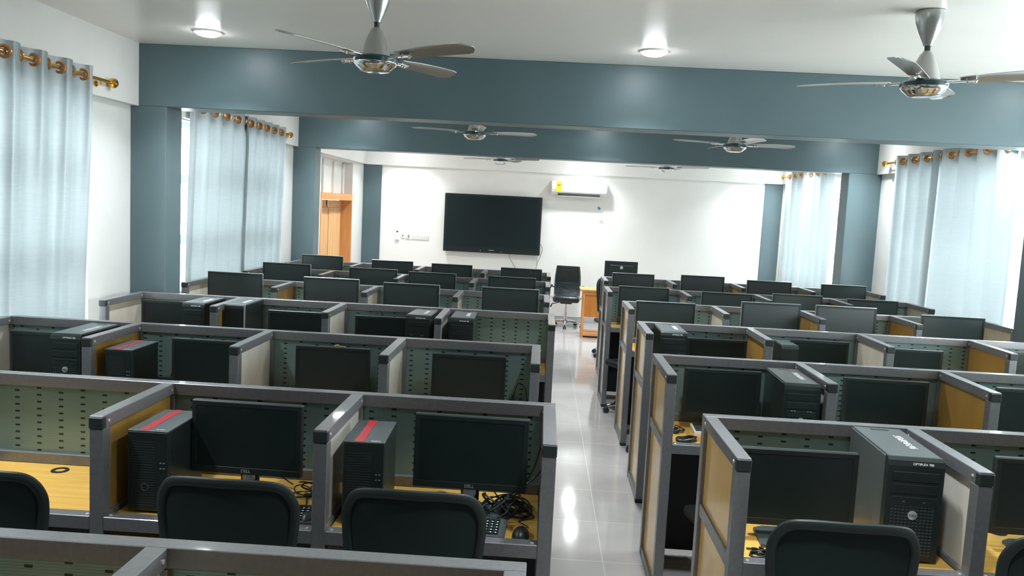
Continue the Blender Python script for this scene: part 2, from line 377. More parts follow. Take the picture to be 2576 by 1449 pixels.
def fan(x, y, ang, label, hz=2.735):
    t = thing('ceiling_fan', label, 'ceiling fan', (x, y, ZC), 0, 'ceiling fans')
    inst('canopy', FAN['canopy'], t, (0, 0, -.178)); inst('downrod', FAN['rod'], t, (0, 0, -.40)) 
    hub = hz-ZC
    inst('motor_cover', FAN['bell'], t, (0, 0, hub+.04)); inst('motor_housing', FAN['band'], t, (0, 0, hub)); inst('bottom_cover', FAN['dish'], t, (0, 0, hub-.0))
    for q in range(4):
        a = R(ang+90*q); bl = inst('blade', FAN['blade'], t, (0, 0, hub+.035), (0, 0, a)); inst('blade_bracket', FAN['iron'], bl)
b = bmesh.new(); lathe(b, [(.0145, 0), (.0145, .26)], 16); FAN['rod'] = mesh('downrod', b, 'fanrod', True)
fan(-.95, 4.43, 147.5, 'silver ceiling fan nearest on the left, four blades, in front of the wide beam')
fan(1.955, 4.43, 146, 'silver ceiling fan nearest on the right, its canopy against the ceiling in view')
fan(-.77, 8.58, 190, 'silver ceiling fan between the two grey beams, left one')
fan(1.93, 8.58, 190, 'silver ceiling fan between the two grey beams, right one')
fan(-.72, 12.7, 155, 'small distant ceiling fan above the wall screen, beyond both beams', 2.705)
fan(1.84, 12.7, 155, 'small distant ceiling fan right of the air conditioner, beyond both beams', 2.705)

# ------------------------------------------------------------------ curtains and rods
b = bmesh.new(); tube(b, [(.033*math.cos(2*math.pi*i/24), 0, .033*math.sin(2*math.pi*i/24)) for i in range(24)], .008, 8, True); RING = mesh('eyelet_ring', b, 'copper', True)
def curtain(label, xc, sgn, y0, y1, z0, group, per=.27, phase=0.0, amp=.04, xlow=None):
    zt = 2.825; N = int((y1-y0)/.012); MZ = 26
    b = bmesh.new(); rows_ = []
    rnd = random.Random(label)
    js = [rnd.uniform(-.15, .15) for _ in range(40)]
    for k_ in range(MZ+1):
        tz = k_/MZ; z = zt + (z0-zt)*tz; row = []
        a = amp*(1 - .30*tz); xx = xc if xlow is None else xc + (xlow-xc)*min(1, max(0, (2.5-z)/1.2))
        for i in range(N+1):
            y = y0 + (y1-y0)*i/N; u = (y-y0)/per + phase
            uj = u + js[int(u) % 40]*tz*.9*math.sin(math.pi*(u % 1))
            s_ = math.sin(2*math.pi*uj)
            x = xx + sgn*a*(s_*.85 + .15*math.sin(6*math.pi*uj+1)*tz)
            row.append(b.verts.new((x, y + .012*math.cos(4*math.pi*uj) + .02*tz*math.sin(3*y), z + .004*math.sin(5*y) * tz)))
        rows_.append(row)
    for k_ in range(MZ):
        for i in range(N): b.faces.new((rows_[k_][i], rows_[k_][i+1], rows_[k_+1][i+1], rows_[k_+1][i]))
    c = obj('curtain', b, 'curtain', None, True); tag(c, label, 'curtain', group)
    u = math.ceil(2*phase)/2
    while True:
        y = y0 + (u-phase)*per
        if y > y1-.01: break
        if y > y0+.01:
            rr = inst('eyelet_ring', RING, c, (xc, y, 2.757), (0, 0, (R(24) if (round(u*2) % 2 == 0) else R(-24))*sgn))
        u += .5
    return c
def rod(label, x, y0, y1, wallx, ends=(1, 1)):
    t = thing('curtain_rod', label, 'curtain rod', (x, 0, 2.757), 0, 'brass curtain rods')
    b = bmesh.new(); tube(b, [(0, y0, 0), (0, y1, 0)], .012, 14); obj('pole', b, 'gold', t, True)
    for yy, s_, e in ((y0, -1, ends[0]), (y1, 1, ends[1])):
        if not e: continue
        b = bmesh.new(); mt = Matrix.Translation((0, yy, 0)) @ Matrix.Rotation(R(-90)*s_, 4, 'X')
        lathe(b, [(.013, -.005), (.03, .004), (.033, .02), (.036, .035), (.028, .052), (.01, .058)], 20, mtx=mt); obj('finial', b, 'gold', t, True)
        b = bmesh.new(); ys = yy - s_*.14; tube(b, [(0, ys, -.014), (0, ys, -.03), (wallx-x, ys, -.03)], .006, 8); lathe(b, [(.022, 0), (.022, .008)], 16, mtx=Matrix.Translation((wallx-x, ys, -.03)) @ Matrix.Rotation(R(90 if wallx < x else -90), 4, 'Y')); obj('bracket', b, 'gold', t, True)
XLr = XL+.105; XRr = XR-.145
rod('brass curtain rod at far left edge over the nearest blue curtain', XLr, 2.6, 5.87, XL+.066)
rod('brass curtain rod on left wall between the two grey columns', XLr, 7.2, 10.0, XL+.066)
rod('brass curtain rod on right wall over the big glowing curtain', XRr, 6.95, 10.06, XR-.066)
rod('small distant brass curtain rod on right wall near the back corner', XRr, 11.45, 14.25, XR-.066)
lo_x = XL+.072
curtain('pale blue curtain at the left picture edge, nearest to the camera', XLr, 1, 4.16, 5.58, .95, 'left wall curtains', xlow=lo_x, amp=.042)
curtain('pale blue curtain panel beyond the left picture edge beside the nearest one', XLr, 1, 2.72, 4.12, .95, 'left wall curtains', xlow=lo_x, amp=.045, phase=.3)
curtain('pale blue curtain on left wall beside the bright gap of window', XLr, 1, 7.17, 8.62, .95, 'left wall curtains', per=.29, xlow=lo_x, amp=.042)
curtain('pale blue curtain on left wall next to the second grey column', XLr, 1, 8.50, 9.78, .95, 'left wall curtains', per=.25, phase=.2, xlow=lo_x, amp=.042)
curtain('backlit curtain on right wall, panel next to the second grey column', XRr, -1, 8.70, 9.78, .7, 'right wall curtains', per=.30, amp=.05)
curtain('glowing backlit curtain on right wall, wide panel nearer the camera', XRr, -1, 7.20, 8.78, .7, 'right wall curtains', per=.34, phase=.25, amp=.05)
curtain('distant backlit curtain on right wall, panel nearest the back wall', XRr, -1, 13.0, 14.17, .7, 'right wall curtains', per=.31, amp=.045)
curtain('distant backlit curtain on right wall, panel nearer the second column', XRr, -1, 11.68, 12.96, .7, 'right wall curtains', per=.31, phase=.3, amp=.045)

# ------------------------------------------------------------------ cubicle rows
H, T = 1.2, .05
DZ = .818          # desk surface
D = .60
SCREW = None
b = bmesh.new(); lathe(b, [(.0065, 0), (.006, .002), (.002, .0035)], 10); SCREW = mesh('screw', b, 'silver', True)
b = bmesh.new(); lathe(b, [(.02, 0), (.02, .004), (.034, .004), (.036, 0)], 24); GROM = mesh('cable_grommet', b, 'black', True)
def divider(root, x, panel, inner_sign, end=False, lowpanel=None):
    b = bmesh.new(); h = T/2
    box(b, x-h, x+h, -D, -T, H-.046, H, .002)              # arm on top
    box(b, x-h, x+h, -D, -D+T, .012, H-.047, .002)           # front post
    box(b, x-h, x+h, -T, -.001, .0, H-T-.0005, .002)            # rear post
    box(b, x-h+.004, x+h-.004, -D+T, -T, DZ-.03, DZ+.018, .002)
    box(b, x-h+.004, x+h-.004, -D+T, -T, .0, .05, .002)
    f = obj('divider_frame', b, 'frame', root)
    b = bmesh.new(); box(b, x-.008, x+.008, -D+T, -T, DZ+.018, H-.046); obj('upper_panel', b, panel, f)
    b = bmesh.new(); box(b, x-.008, x+.008, -D+T, -T, .05, DZ-.03); obj('lower_panel', b, lowpanel or panel, f)
    b = bmesh.new(); box(b, x-h-.0012, x+h+.0012, -D-.004, -D+.022, H-.047, H-.0045, .003); obj('end_cap', b, 'cap', f)
    b = bmesh.new(); box(b, x-h-.001, x+h+.001, -D-.001, -D+T+.001, 0, .03, .002); obj('foot_cap', b, 'cap', f)
    for s_ in (-1, 1):
        for (yy, zz) in ((-D+.04, H-.025), (-T-.02, H-.025)):
            inst('screw', SCREW, f, (x+s_*h, yy, zz), (0, R(90)*s_, 0))
ORD = {0: 'nearest', 1: 'second', 2: 'third', 3: 'fourth', 4: 'fifth', 5: 'sixth', 6: 'seventh'}
ROWS = {}
def row(key, x, y, th, w, panels):
    s_ = -1 if key[0] == 'L' else 1; k_ = int(key[1]); nn = ORD[k_ if s_ < 0 else k_-1]
    side = 'left' if s_ < 0 else 'right'
    extra = ' with empty cubicle bays' if key == 'L0' else ''
    t = thing('cubicle_row', '%s row of grey framed computer cubicles, %s of the aisle%s' % (nn, side, extra), 'cubicle desk', (x, y, 0), th, 'rows of computer cubicles')
    ROWS[key] = (x, y, th, w, s_)
    xs = [s_*j*w for j in range(5)]; a, c = min(xs)-T/2, max(xs)+T/2
    b = bmesh.new(); box(b, a, c, -T, 0, H-T, H, .002); obj('top_rail', b, 'frame', t)
    for j, xx in enumerate(xs):
        if j in (0, 4): divider(t, xx, panels[j], s_, True)
        else: divider(t, xx, panels[j], s_)
    for j in range(4):
        p, q = sorted((xs[j], xs[j+1])); p += T/2; q -= T/2
        b = bmesh.new(); box(b, p, q, -.030, -.018, DZ+.045, H-T); obj('slotted_panel', b, 'perf', t)
        b = bmesh.new(); box(b, p, q, -T, -.002, DZ+.0, DZ+.045, .002); obj('back_rail', b, 'frame', t)
        b = bmesh.new(); box(b, p, q, -.034, -.014, .04, DZ); obj('modesty_panel', b, 'cap', t)
        b = bmesh.new(); box(b, p, q, -D, -D+T, DZ-.034, DZ+.016, .002); fr = obj('front_rail', b, 'frame', t)
        for xx in (p+.018, q-.018): inst('screw', SCREW, fr, (xx, -D+.02, DZ+.016))
        b = bmesh.new(); box(b, p, q, -D+T, -T, DZ-.022, DZ, .001); dk = obj('desk_top', b, 'desk', t)
        inst('cable_grommet', GROM, dk, (p+(.20 if s_ < 0 else .16)*1.0+.15, -.12, DZ-.001))
    return t
C_, A_, T_ = 'cream', 'amber', 'tan'
row('L0', -.0217, 1.7829, -.0006, .8115, [C_, C_, C_, A_, C_])
row('L1', .0644, 3.3326, -.0023, .7988, [C_, C_, A_, C_, C_])
row('L2', -.0036, 4.7803, .0002, .7985, [C_, C_, C_, A_, C_])
row('L3', .0941, 6.2635, .0035, .8050, [C_, C_, C_, A_, C_])
row('L4', .0625, 7.6498, .0026, .8040, [C_, C_, C_, A_, C_])
row('L5', .0788, 9.0374, .0032, .8010, [C_, C_, C_, C_, C_])
row('L6', .0963, 10.3583, .0007, .8008, [C_, C_, C_, C_, C_])
row('R1', .7202, 3.3049, .0007, .8071, [T_, C_, A_, C_, C_])
row('R2', .6995, 4.7036, -.0051, .8092, [T_, C_, A_, A_, C_])
row('R3', .7682, 6.1141, -.0047, .8105, [T_, A_, C_, A_, C_])
row('R4', .7869, 7.4951, .0029, .8070, [T_, C_, A_, A_, C_])
row('R5', .7200, 8.8774, -.0011, .8090, [C_, C_, C_, A_, C_])
row('R6', .7841, 10.2376, -.0051, .8102, [C_, C_, A_, A_, C_])

def where(key, cell):
    s_ = key[0] == 'L'; k_ = int(key[1])
    return '%s row %s of the aisle' % (ORD[k_ if s_ else k_-1], 'left' if s_ else 'right'), ['beside the aisle', 'second bay from the aisle', 'third bay from the aisle', 'bay by the outer wall'][cell]

# ------------------------------------------------------------------ monitors
def monitor(label, x, y, w, top, kind='A', rz=0, logo=None, tilt=0, group='computer monitors', back_logo=False):
    h = {'A': w*.655, 'B': w*.62, 'S': w*.80}[kind]
    t = thing('computer_monitor', label, 'monitor', (x, y, DZ), rz, group)
    zt = top-DZ; zb = zt-h
    shell = 'black' if (kind != 'B' or back_logo) else 'shell'
    b = bmesh.new(); box(b, -w/2, w/2, -.012, .012, zb, zt, .003)
    box(b, -w*.36, w*.36, .012, .045, zb+h*.2, zt-h*.18, .012); hs = obj('housing', b, shell, t)
    b = bmesh.new(); e = .003 if kind == 'B' else .002; bz = .012
    # bezel ring
    ox0, ox1, oz0, oz1 = -w/2+e, w/2-e, zb+e, zt-e; lw = .018 if kind != 'S' else .02; bw = .026 if kind != 'B' else .02
    box(b, ox0, ox1, -.017, -.011, oz1-lw, oz1, .001); box(b, ox0, ox1, -.017, -.011, oz0, oz0+bw, .001)
    box(b, ox0, ox0+lw, -.017, -.011, oz0+bw, oz1-lw, .001); box(b, ox1-lw, ox1, -.017, -.011, oz0+bw, oz1-lw, .001)
    obj('bezel', b, 'black', t)
    b = bmesh.new(); box(b, ox0+lw, ox1-lw, -.0145, -.011, oz0+bw, oz1-lw); obj('screen', b, {'S': 'matscreen', 'B': 'widescreen', 'A': 'screen'}[kind], t)
    b = bmesh.new(); box(b, -.035, .035, .02, .045, .012, zb+h*.45, .006); box(b, -.045, .045, .0, .035, .012, .04, .004); nk = obj('stand_neck', b, 'black', t)
    b = bmesh.new(); prism(b, [(-.13, -.085), (-.09, -.11), (.09, -.11), (.13, -.085), (.12, .07), (.08, .095), (-.08, .095), (-.12, .07)], 2, 0, .012); obj('stand_base', b, 'greyplastic', t)
    if logo: inst('logo', logo, t, (0, -.0178, oz0+bw/2), (R(90), 0, 0))
    if kind != 'B':
        b = bmesh.new(); lathe(b, [(.026, 0), (.024, .004), (.006, .006)], 20, mtx=Matrix.Translation((0, .016, zb-.018)) @ Matrix.Rotation(R(90), 4, 'X')); obj('stand_button', b, 'silver', t)
    if back_logo:
        b = bmesh.new(); mt = Matrix.Translation((0, .046, zt-h*.3)) @ Matrix.Rotation(R(-90), 4, 'X'); lathe(b, [(.024, 0), (.024, .002)], 24, mtx=mt)
        box(b, -.012, -.006, .0475, .0495, zt-h*.3-.012, zt-h*.3+.03); box(b, .002, .008, .0475, .0495, zt-h*.3-.03, zt-h*.3+.012)
        obj('logo', b, 'silver', t)
    return t
DELL = text_mesh('DELL', .019, 'goldtext')
DELLG = text_mesh('DELL', .017, 'silver')
MON = [ # row, cell, x, y-offset from row rear, width, top, kind, yaw(deg)
('L1', 1, -1.100, .30, .435, 1.205, 'A', -1.5), ('L1', 0, -.231, .30, .438, 1.203, 'A', -1),
('L2', 3, -2.82, .25, .44, 1.154, 'A', 0), ('L2', 2, -1.865, .25, .45, 1.162, 'A', 0), ('L2', 1, -1.172, .20, .432, 1.152, 'S', 0), ('L2', 0, -.384, .20, .425, 1.151, 'S', 0),
('L3', 3, -2.79, .25, .44, 1.169, 'A', 0), ('L3', 2, -1.80, .30, .45, 1.151, 'A', 0), ('L3', 1, -1.165, .30, .40, 1.147, 'A', 0),
('L4', 3, -2.807, .30, .515, 1.283, 'B', 0), ('L4', 2, -1.913, .30, .515, 1.279, 'B', 0), ('L4', 1, -1.174, .30, .519, 1.266, 'B', 0), ('L4', 0, -.267, .30, .521, 1.273, 'B', 0),
('L5', 3, -2.771, .30, .53, 1.277, 'B', 0), ('L5', 2, -1.819, .30, .53, 1.271, 'B', 0), ('L5', 1, -1.175, .30, .519, 1.260, 'B', 0), ('L5', 0, -.308, .30, .52, 1.258, 'B', 0),
('L6', 3, -2.742, .30, .523, 1.291, 'B', 0), ('L6', 2, -1.858, .30, .52, 1.273, 'B', 0), ('L6', 1, -1.111, .30, .512, 1.265, 'B', 0), ('L6', 0, -.244, .30, .513, 1.260, 'B', 0),
('R1', 0, .985, .33, .445, 1.165, 'A', 0), ('R1', 1, 1.94, .30, .445, 1.176, 'A', 0),
('R2', 0, 1.043, .20, .425, 1.164, 'A', 0), ('R2', 1, 1.941, .20, .462, 1.160, 'A', 0), ('R2', 2, 2.705, .30, .44, 1.171, 'A', 0),
('R3', 0, 1.308, .20, .435, 1.125, 'A', 0), ('R3', 1, 2.055, .18, .42, 1.152, 'A', 0), ('R3', 2, 2.72, .20, .42, 1.130, 'A', 0), ('R3', 3, 3.63, .20, .44, 1.155, 'A', 0),
('R4', 0, 1.119, .30, .524, 1.240, 'B', 0), ('R4', 1, 2.041, .30, .526, 1.283, 'B', 3), ('R4', 2, 2.695, .30, .529, 1.287, 'B', 0), ('R4', 3, 3.622, .30, .548, 1.252, 'B', 0),
('R5', 0, 1.095, .30, .53, 1.241, 'B', 0), ('R5', 1, 1.966, .30, .529, 1.226, 'B', -2), ('R5', 2, 2.70, .30, .52, 1.247, 'B', 0), ('R5', 3, 3.476, .30, .53, 1.233, 'B', 0),
('R6', 0, 1.130, .30, .512, 1.278, 'B', 2), ('R6', 1, 1.970, .30, .527, 1.294, 'B', 0), ('R6', 2, 2.775, .30, .538, 1.274, 'B', 0), ('R6', 3, 3.670, .30, .54, 1.274, 'B', 0)]
for key, cell, x, dy, w, top, kind, yaw in MON:
    wr, wc = where(key, cell)
    look = {'A': 'black monitor', 'B': 'slim black monitor', 'S': 'squarish dull grey monitor'}[kind]
    lg = DELL if key == 'R1' else (DELLG if key == 'L1' else None)
    monitor('%s, %s, %s' % (look, wr, wc), x, ROWS[key][1]-dy, w, top, kind, R(yaw), lg)

# ------------------------------------------------------------------ desktop computers
def scribble(bm, x0, x1, y0, y1, z, n_, seed):
    rd = random.Random(seed)      # an unreadable line of hand-drawn strokes
    for i in range(n_):
        ya = y0 + (y1-y0)*i/n_; yb = ya + (y1-y0)/n_*.55; s_ = rd.uniform(-.004, .004)
        prism(bm, [(x0+s_, ya), (x1+s_, ya+.003), (x1+s_*.5, yb+.003), (x0-s_, yb)], 2, z, z+.0008)
        xm = rd.choice((x0, (x0+x1)/2, x1-.006)); prism(bm, [(xm, ya), (xm+.006, ya), (xm+.006, ya+(y1-y0)/n_), (xm, ya+(y1-y0)/n_)], 2, z, z+.0008)
BADGE = text_mesh('OPTIPLEX 780', .0115, 'whitemark', .0004)
BADGES = text_mesh('OptiPlex', .010, 'whitemark', .0004)
DELLB = text_mesh('DELL', .012, 'greyplastic', .0004)
def tower_big(label, x, yf, w, d, top, rz=0, side='casetop', topm='greytop', text=True, silver_frame=False, plain=False, badge=True):
    t = thing('desktop_computer', label, 'computer', (x, yf, DZ), rz, 'desktop computers')
    h = top-DZ
    b = bmesh.new(); box(b, -w/2, w/2, .03, d, .008, h-.006, .003); c = obj('case', b, side, t)
    b = bmesh.new(); box(b, -w/2+.004, w/2-.004, .02, d-.01, h-.007, h, .002); tp_ = obj('top_cover', b, topm, t)
    b = bmesh.new()
    pr = [(0, .01), (0, h-.03), (.006, h-.012), (.02, h-.002), (.035, h-.001), (.035, .01)]
    prism(b, pr, 0, -w/2-.001, w/2+.001); fp = obj('front_panel', b, 'black', t, False)
    if not plain:
        b = bmesh.new()
        for q in range(3): box(b, -w*.42, w*.42, -.003, .001, h-.085-.045*q, h-.05-.045*q, .002)
        obj('drive_bay', b, 'softblack', fp)
        b = bmesh.new()
        for q in range(16):
            for p in range(12): box(b, -w*.40+p*w*.8/12, -w*.40+(p+.6)*w*.8/12, -.0018, .001, .03+q*.0115, .0345+q*.0115)
        obj('vent_grille', b, 'greyplastic', fp)
        b = bmesh.new()
        for q in (-.05, -.035, .035, .05): box(b, q*w/.19-.004, q*w/.19+.004, -.003, .001, .222, .226)
        obj('usb_ports', b, 'silver', fp)
        b = bmesh.new(); lathe(b, [(.0165, 0), (.016, .004), (.008, .006)], 24, mtx=Matrix.Translation((0, 0, .175)) @ Matrix.Rotation(R(90), 4, 'X')); bd = obj('round_badge', b, 'silver', fp, True)
        inst('badge_lettering', DELLB, bd, (0, -.0066, .175), (R(90), 0, 0))
    if badge: inst('model_lettering', BADGE, fp, (w*.12, .0025, h-.022), (R(66), 0, 0))
    if text:
        b = bmesh.new(); scribble(b, w*.12, w*.12+.026, d*.30, d*.72, h, 9, label); obj('white_lettering', b, 'whitemark', tp_)
    if not plain:
        b = bmesh.new(); box(b, -w*.18, w*.18, d-.05, d-.03, h-.001, h+.0006, .0004); obj('handle_slot', b, 'slot', tp_)
    if silver_frame:
        b = bmesh.new(); e = .006
        box(b, -w/2-.002, w/2+.002, -.003, .008, h-e, h+.002); box(b, -w/2-.002, -w/2+e, -.003, .008, .01, h-e); box(b, w/2-e, w/2+.002, -.003, .008, .01, h-e)
        obj('silver_edge', b, 'silver', fp)
    b = bmesh.new()
    for sx_ in (-1, 1):
        for yy in (.06, d-.05): box(b, sx_*w*.36-.012, sx_*w*.36+.012, yy-.02, yy+.02, 0, .008)
    obj('feet', b, 'black', t)
    return t
def tower_red(label, x, yf, top, rz=0):
    w, d, h = .15, .30, top-DZ
    t = thing('desktop_computer', label, 'computer', (x, yf, DZ), rz, 'desktop computers')
    b = bmesh.new(); box(b, -w/2, w/2, .02, d, .01, h-.004, .002); obj('case', b, 'black', t)
    b = bmesh.new(); box(b, -w/2, w/2, .0, d-.002, h-.0045, h, .001); tp_ = obj('top_cover', b, 'greytop' if 'striped desktop computer' in label else 'greytop', t)
    b = bmesh.new(); rd = random.Random(label); L, Rr = [], []
    for i in range(15):
        yy = .002 + (d-.006)*i/14; L.append((-w*.22+rd.uniform(-.003, .003), yy)); Rr.append((-w*.22+.032+rd.uniform(-.004, .004), yy))
    prism(b, L + Rr[::-1], 2, h, h+.0012); obj('red_tape_strip', b, 'red', tp_)
    inst('model_lettering', BADGES, tp_, (w*.26, .02, h+.0004), (0, 0, 0))
    b = bmesh.new(); box(b, -w/2, w/2, 0, .02, .01, h-.0045, .003); fp = obj('front_panel', b, 'black', t)
    b = bmesh.new()
    for q in range(26): box(b, -w*.40, w*.18, -.001, .0005, .03+q*.0095, .034+q*.0095)
    obj('vent_grille', b, 'slot', fp)
    b = bmesh.new()
    for q in (0, 1):
        for p in (0, 1): box(b, w*.30+q*.012, w*.30+q*.012+.006, -.002, .0, h*.55+p*.02, h*.55+p*.02+.003)
    obj('usb_ports', b, 'silver', fp)
    b = bmesh.new(); tube(b, [(.013*math.cos(2*math.pi*i/20)-.01, -.001, .013*math.sin(2*math.pi*i/20)+.10) for i in range(20)], .0015, 6, True); obj('round_badge', b, 'greyplastic', fp)
    b = bmesh.new()
    for sx_ in (-1, 1):
        for yy in (.05, d-.05): box(b, sx_*w*.36-.01, sx_*w*.36+.01, yy-.015, yy+.015, 0, .01)
    obj('feet', b, 'black', t)
tower_red('red striped desktop computer in second left row, left of the two nearest ones', -1.395, 2.83, 1.13)
tower_red('red striped desktop computer nearest the aisle, beside the cable tangle', -.607, 2.85, 1.13, R(2))
tower_red('red striped desktop computer in the third left row, seen above the rail', -2.265, 4.26, 1.13)
tower_big('grey topped desktop computer in third left row by the outer wall', -2.585, 4.30, .17, .415, 1.192)
tower_big('grey topped desktop computer in fourth left row by the outer wall', -2.53, 5.80, .165, .40, 1.192)
tower_big('desktop computer with shiny silver front edges, fourth left row', -2.235, 5.80, .18, .40, 1.198, silver_frame=True, plain=True, badge=False)
tower_big('desktop computer left of the divider in fourth left row, second bay from aisle', -.88, 5.83, .175, .375, 1.190, R(-3))
tower_big('desktop computer in fourth left row beside an empty stretch of slotted panel', -.557, 5.80, .175, .40, 1.190)
tower_big('large scratched grey sided desktop computer with round badge, nearest right row', 1.355, 2.83, .19, .42, 1.199, R(-3), side='greytop')
tower_big('dark desktop computer with lamp glint on top, second right row', 1.365, 4.12, .18, .43, 1.183, R(-2), topm='casetop', badge=False)
tower_big('desktop computer at the aisle end of the third right row', .955, 5.66, .185, .40, 1.197)
tower_big('small pale topped desktop computer in third right row, second bay', 1.80, 5.78, .12, .27, 1.13, text=False, plain=True, badge=False)

# ------------------------------------------------------------------ keyboards, mice, cables
def keyboard(label, x, y, rz, w=.44, edge=None):
    t = thing('keyboard', label, 'keyboard', (x, y, DZ), rz, 'keyboards')
    b = bmesh.new(); prism(b, [(-.07, 0), (-.07, .014), (.07, .026), (.07, 0)], 0, -w/2, w/2); obj('key_tray', b, edge or 'greyplastic', t)
    b = bmesh.new(); ks = .0185
    for r_ in range(6):
        nk = int((w-.02)/ks)
        for c_ in range(nk):
            if c_ in (nk-5, nk-9) : continue
            yy = .055 - r_*.0205; x0 = -w/2+.012+c_*ks; z = .020 + yy*.086
            box(b, x0, x0+.0155, yy-.008, yy+.008, z, z+.005)
    o = obj('keypad', b, 'black', t)
    b = bmesh.new()
    for r_ in range(1, 6):
        for c_ in range(int((w-.02)/ks)):
            if c_ % 1 == 0 and (c_ > 17 or r_ > 1):
                yy = .055-r_*.0205; x0 = -w/2+.012+c_*ks; box(b, x0+.004, x0+.009, yy-.003, yy+.003, .0253+yy*.086, .0256+yy*.086)
    obj('key_legends', b, 'label', t)
def mouse(label, x, y, rz):
    t = thing('computer_mouse', label, 'mouse', (x, y, DZ), rz, 'computer mice')
    b = bmesh.new(); bmesh.ops.create_uvsphere(b, u_segments=24, v_segments=14, radius=1)
    for v in b.verts:
        v.co = Vector((v.co.x*.031*(1-.12*v.co.y), v.co.y*.055, max(0, v.co.z)*.036*(1-.25*v.co.y)))
    obj('body', b, 'black', t, True)
    b = bmesh.new(); tube(b, [(0, .03, .022), (0, .042, .018)], .005, 8); obj('scroll_wheel', b, 'greyplastic', t)
    b = bmesh.new(); tube(b, smooth_curve([(0, .053, .01), (.01, .09, .003), (-.03, .13, .003), (.02, .18, .003), (.0, .22, .004)], 6), .002, 6); obj('cord', b, 'black', t, True)
def cables(label, x, y, rx, ry, n_, seed, r_=.0032, rise=.09, loops=True, hang=None):
    rd = random.Random(seed); b = bmesh.new()
    for i in range(n_):
        cx, cy = rd.uniform(-rx*.5, rx*.5), rd.uniform(-ry*.5, ry*.5); a0 = rd.uniform(0, 6.28)
        R1, R2 = rd.uniform(.35, .6)*rx, rd.uniform(.35, .6)*ry; lift = rd.uniform(.0, rise); pts = []
        turns = rd.uniform(.7, 2.2)
        for k_ in range(int(turns*9)):
            a = a0 + k_*.7; pts.append((cx + R1*math.cos(a)*(1-.02*k_), cy + R2*math.sin(a), r_ + lift*(.5+.5*math.sin(a*.9+i))))
        tube(b, smooth_curve(pts, 4), r_*rd.uniform(.6, 1.2), 6)
    if hang:
        for h_ in hang: tube(b, smooth_curve(h_, 6), r_, 6)
    o = obj('cable_tangle', b, 'black', None, True, (x, y, DZ)); tag(o, label, 'cables', 'loose cables')
keyboard('dark keyboard with white key legends beside the mouse, second left row by aisle', -.298, 2.868, R(-2))
mouse('black mouse at the aisle end of the second left row', -.022, 2.845, R(-8))
cables('big tangle of black cables at aisle end of the second left row', -.10, 3.06, .125, .12, 20, 3, .0036, .10,
       hang=[[(.0, .1, .01), (.10, .17, .10), (.14, .20, .22)], [(.02, .1, .02), (.13, .12, .12), (.15, .18, .15)], [(-.3, .0, .003), (-.2, .04, .003), (-.1, .0, .01)]])
keyboard('dark keyboard half hidden by a chair back, second left row, second bay', -.975, 2.86, R(6), .42)
mouse('black mouse beside the grey post, second left row, second bay', -.805, 2.865, R(-5))
cables('loose black plugs and cables, second left row, second bay', -.86, 3.12, .09, .055, 8, 5, .003, .05,
       hang=[[(-.02, -.02, .01), (.0, -.10, .003), (.02, -.16, .003), (.05, -.22, .003)], [(-.1, .05, .02), (-.2, .08, .06), (-.25, .1, .03)], [(.03, .04, .02), (.08, .08, .1), (.06, .12, .2)]])
cables('coiled black cable on the desk below the nearest right monitor', .845, 2.81, .05, .035, 7, 8, .0035, .03, hang=[[(-.05, .05, .004), (.0, .02, .01), (.05, -.02, .006)]])
cables('two looped black cables on the aisle end desk, second right row', .835, 4.25, .085, .06, 7, 9, .0045, .03)
cables('looped black cable behind the round shouldered keyboard, second right row', .795, 4.40, .06, .035, 5, 19, .0045, .03)
keyboard('white edged keyboard on the aisle end desk of the second right row', 1.095, 4.455, R(0), .42, 'white')
keyboard('pale keyboard beside the divider, second right row, second bay', 1.78, 4.33, R(40), .36, 'white')
cables('thin black cable arching by the squarish monitor, third left row', -.13, 4.62, .03, .03, 2, 11, .0025, .12, hang=[[(.0, .02, 0), (.015, .03, .12), (.04, .03, .17), (.08, .03, .12), (.09, .03, .0)]])
cables('black cables between red striped computer and monitor, third left row', -2.12, 4.60, .03, .03, 3, 12, .0025, .12, hang=[[(-.03, .02, 0), (-.02, .03, .12), (.03, .02, .15), (.06, .01, .1)]])
# crumpled tape on a monitor
b = bmesh.new(); P_ = smooth_curve([(-.03, 0, .002), (-.012, .004, .010), (0, -.003, .005), (.015, .003, .003), (.035, 0, .001)], 5)
tube(b, P_, .0045, 6, rx=.0015); tag(obj('adhesive_tape', b, 'tape', None, True, (-1.135, ROWS['L2'][1]-.2, 1.154)), 'crumpled yellowish tape on top edge of a squarish grey monitor', 'tape')

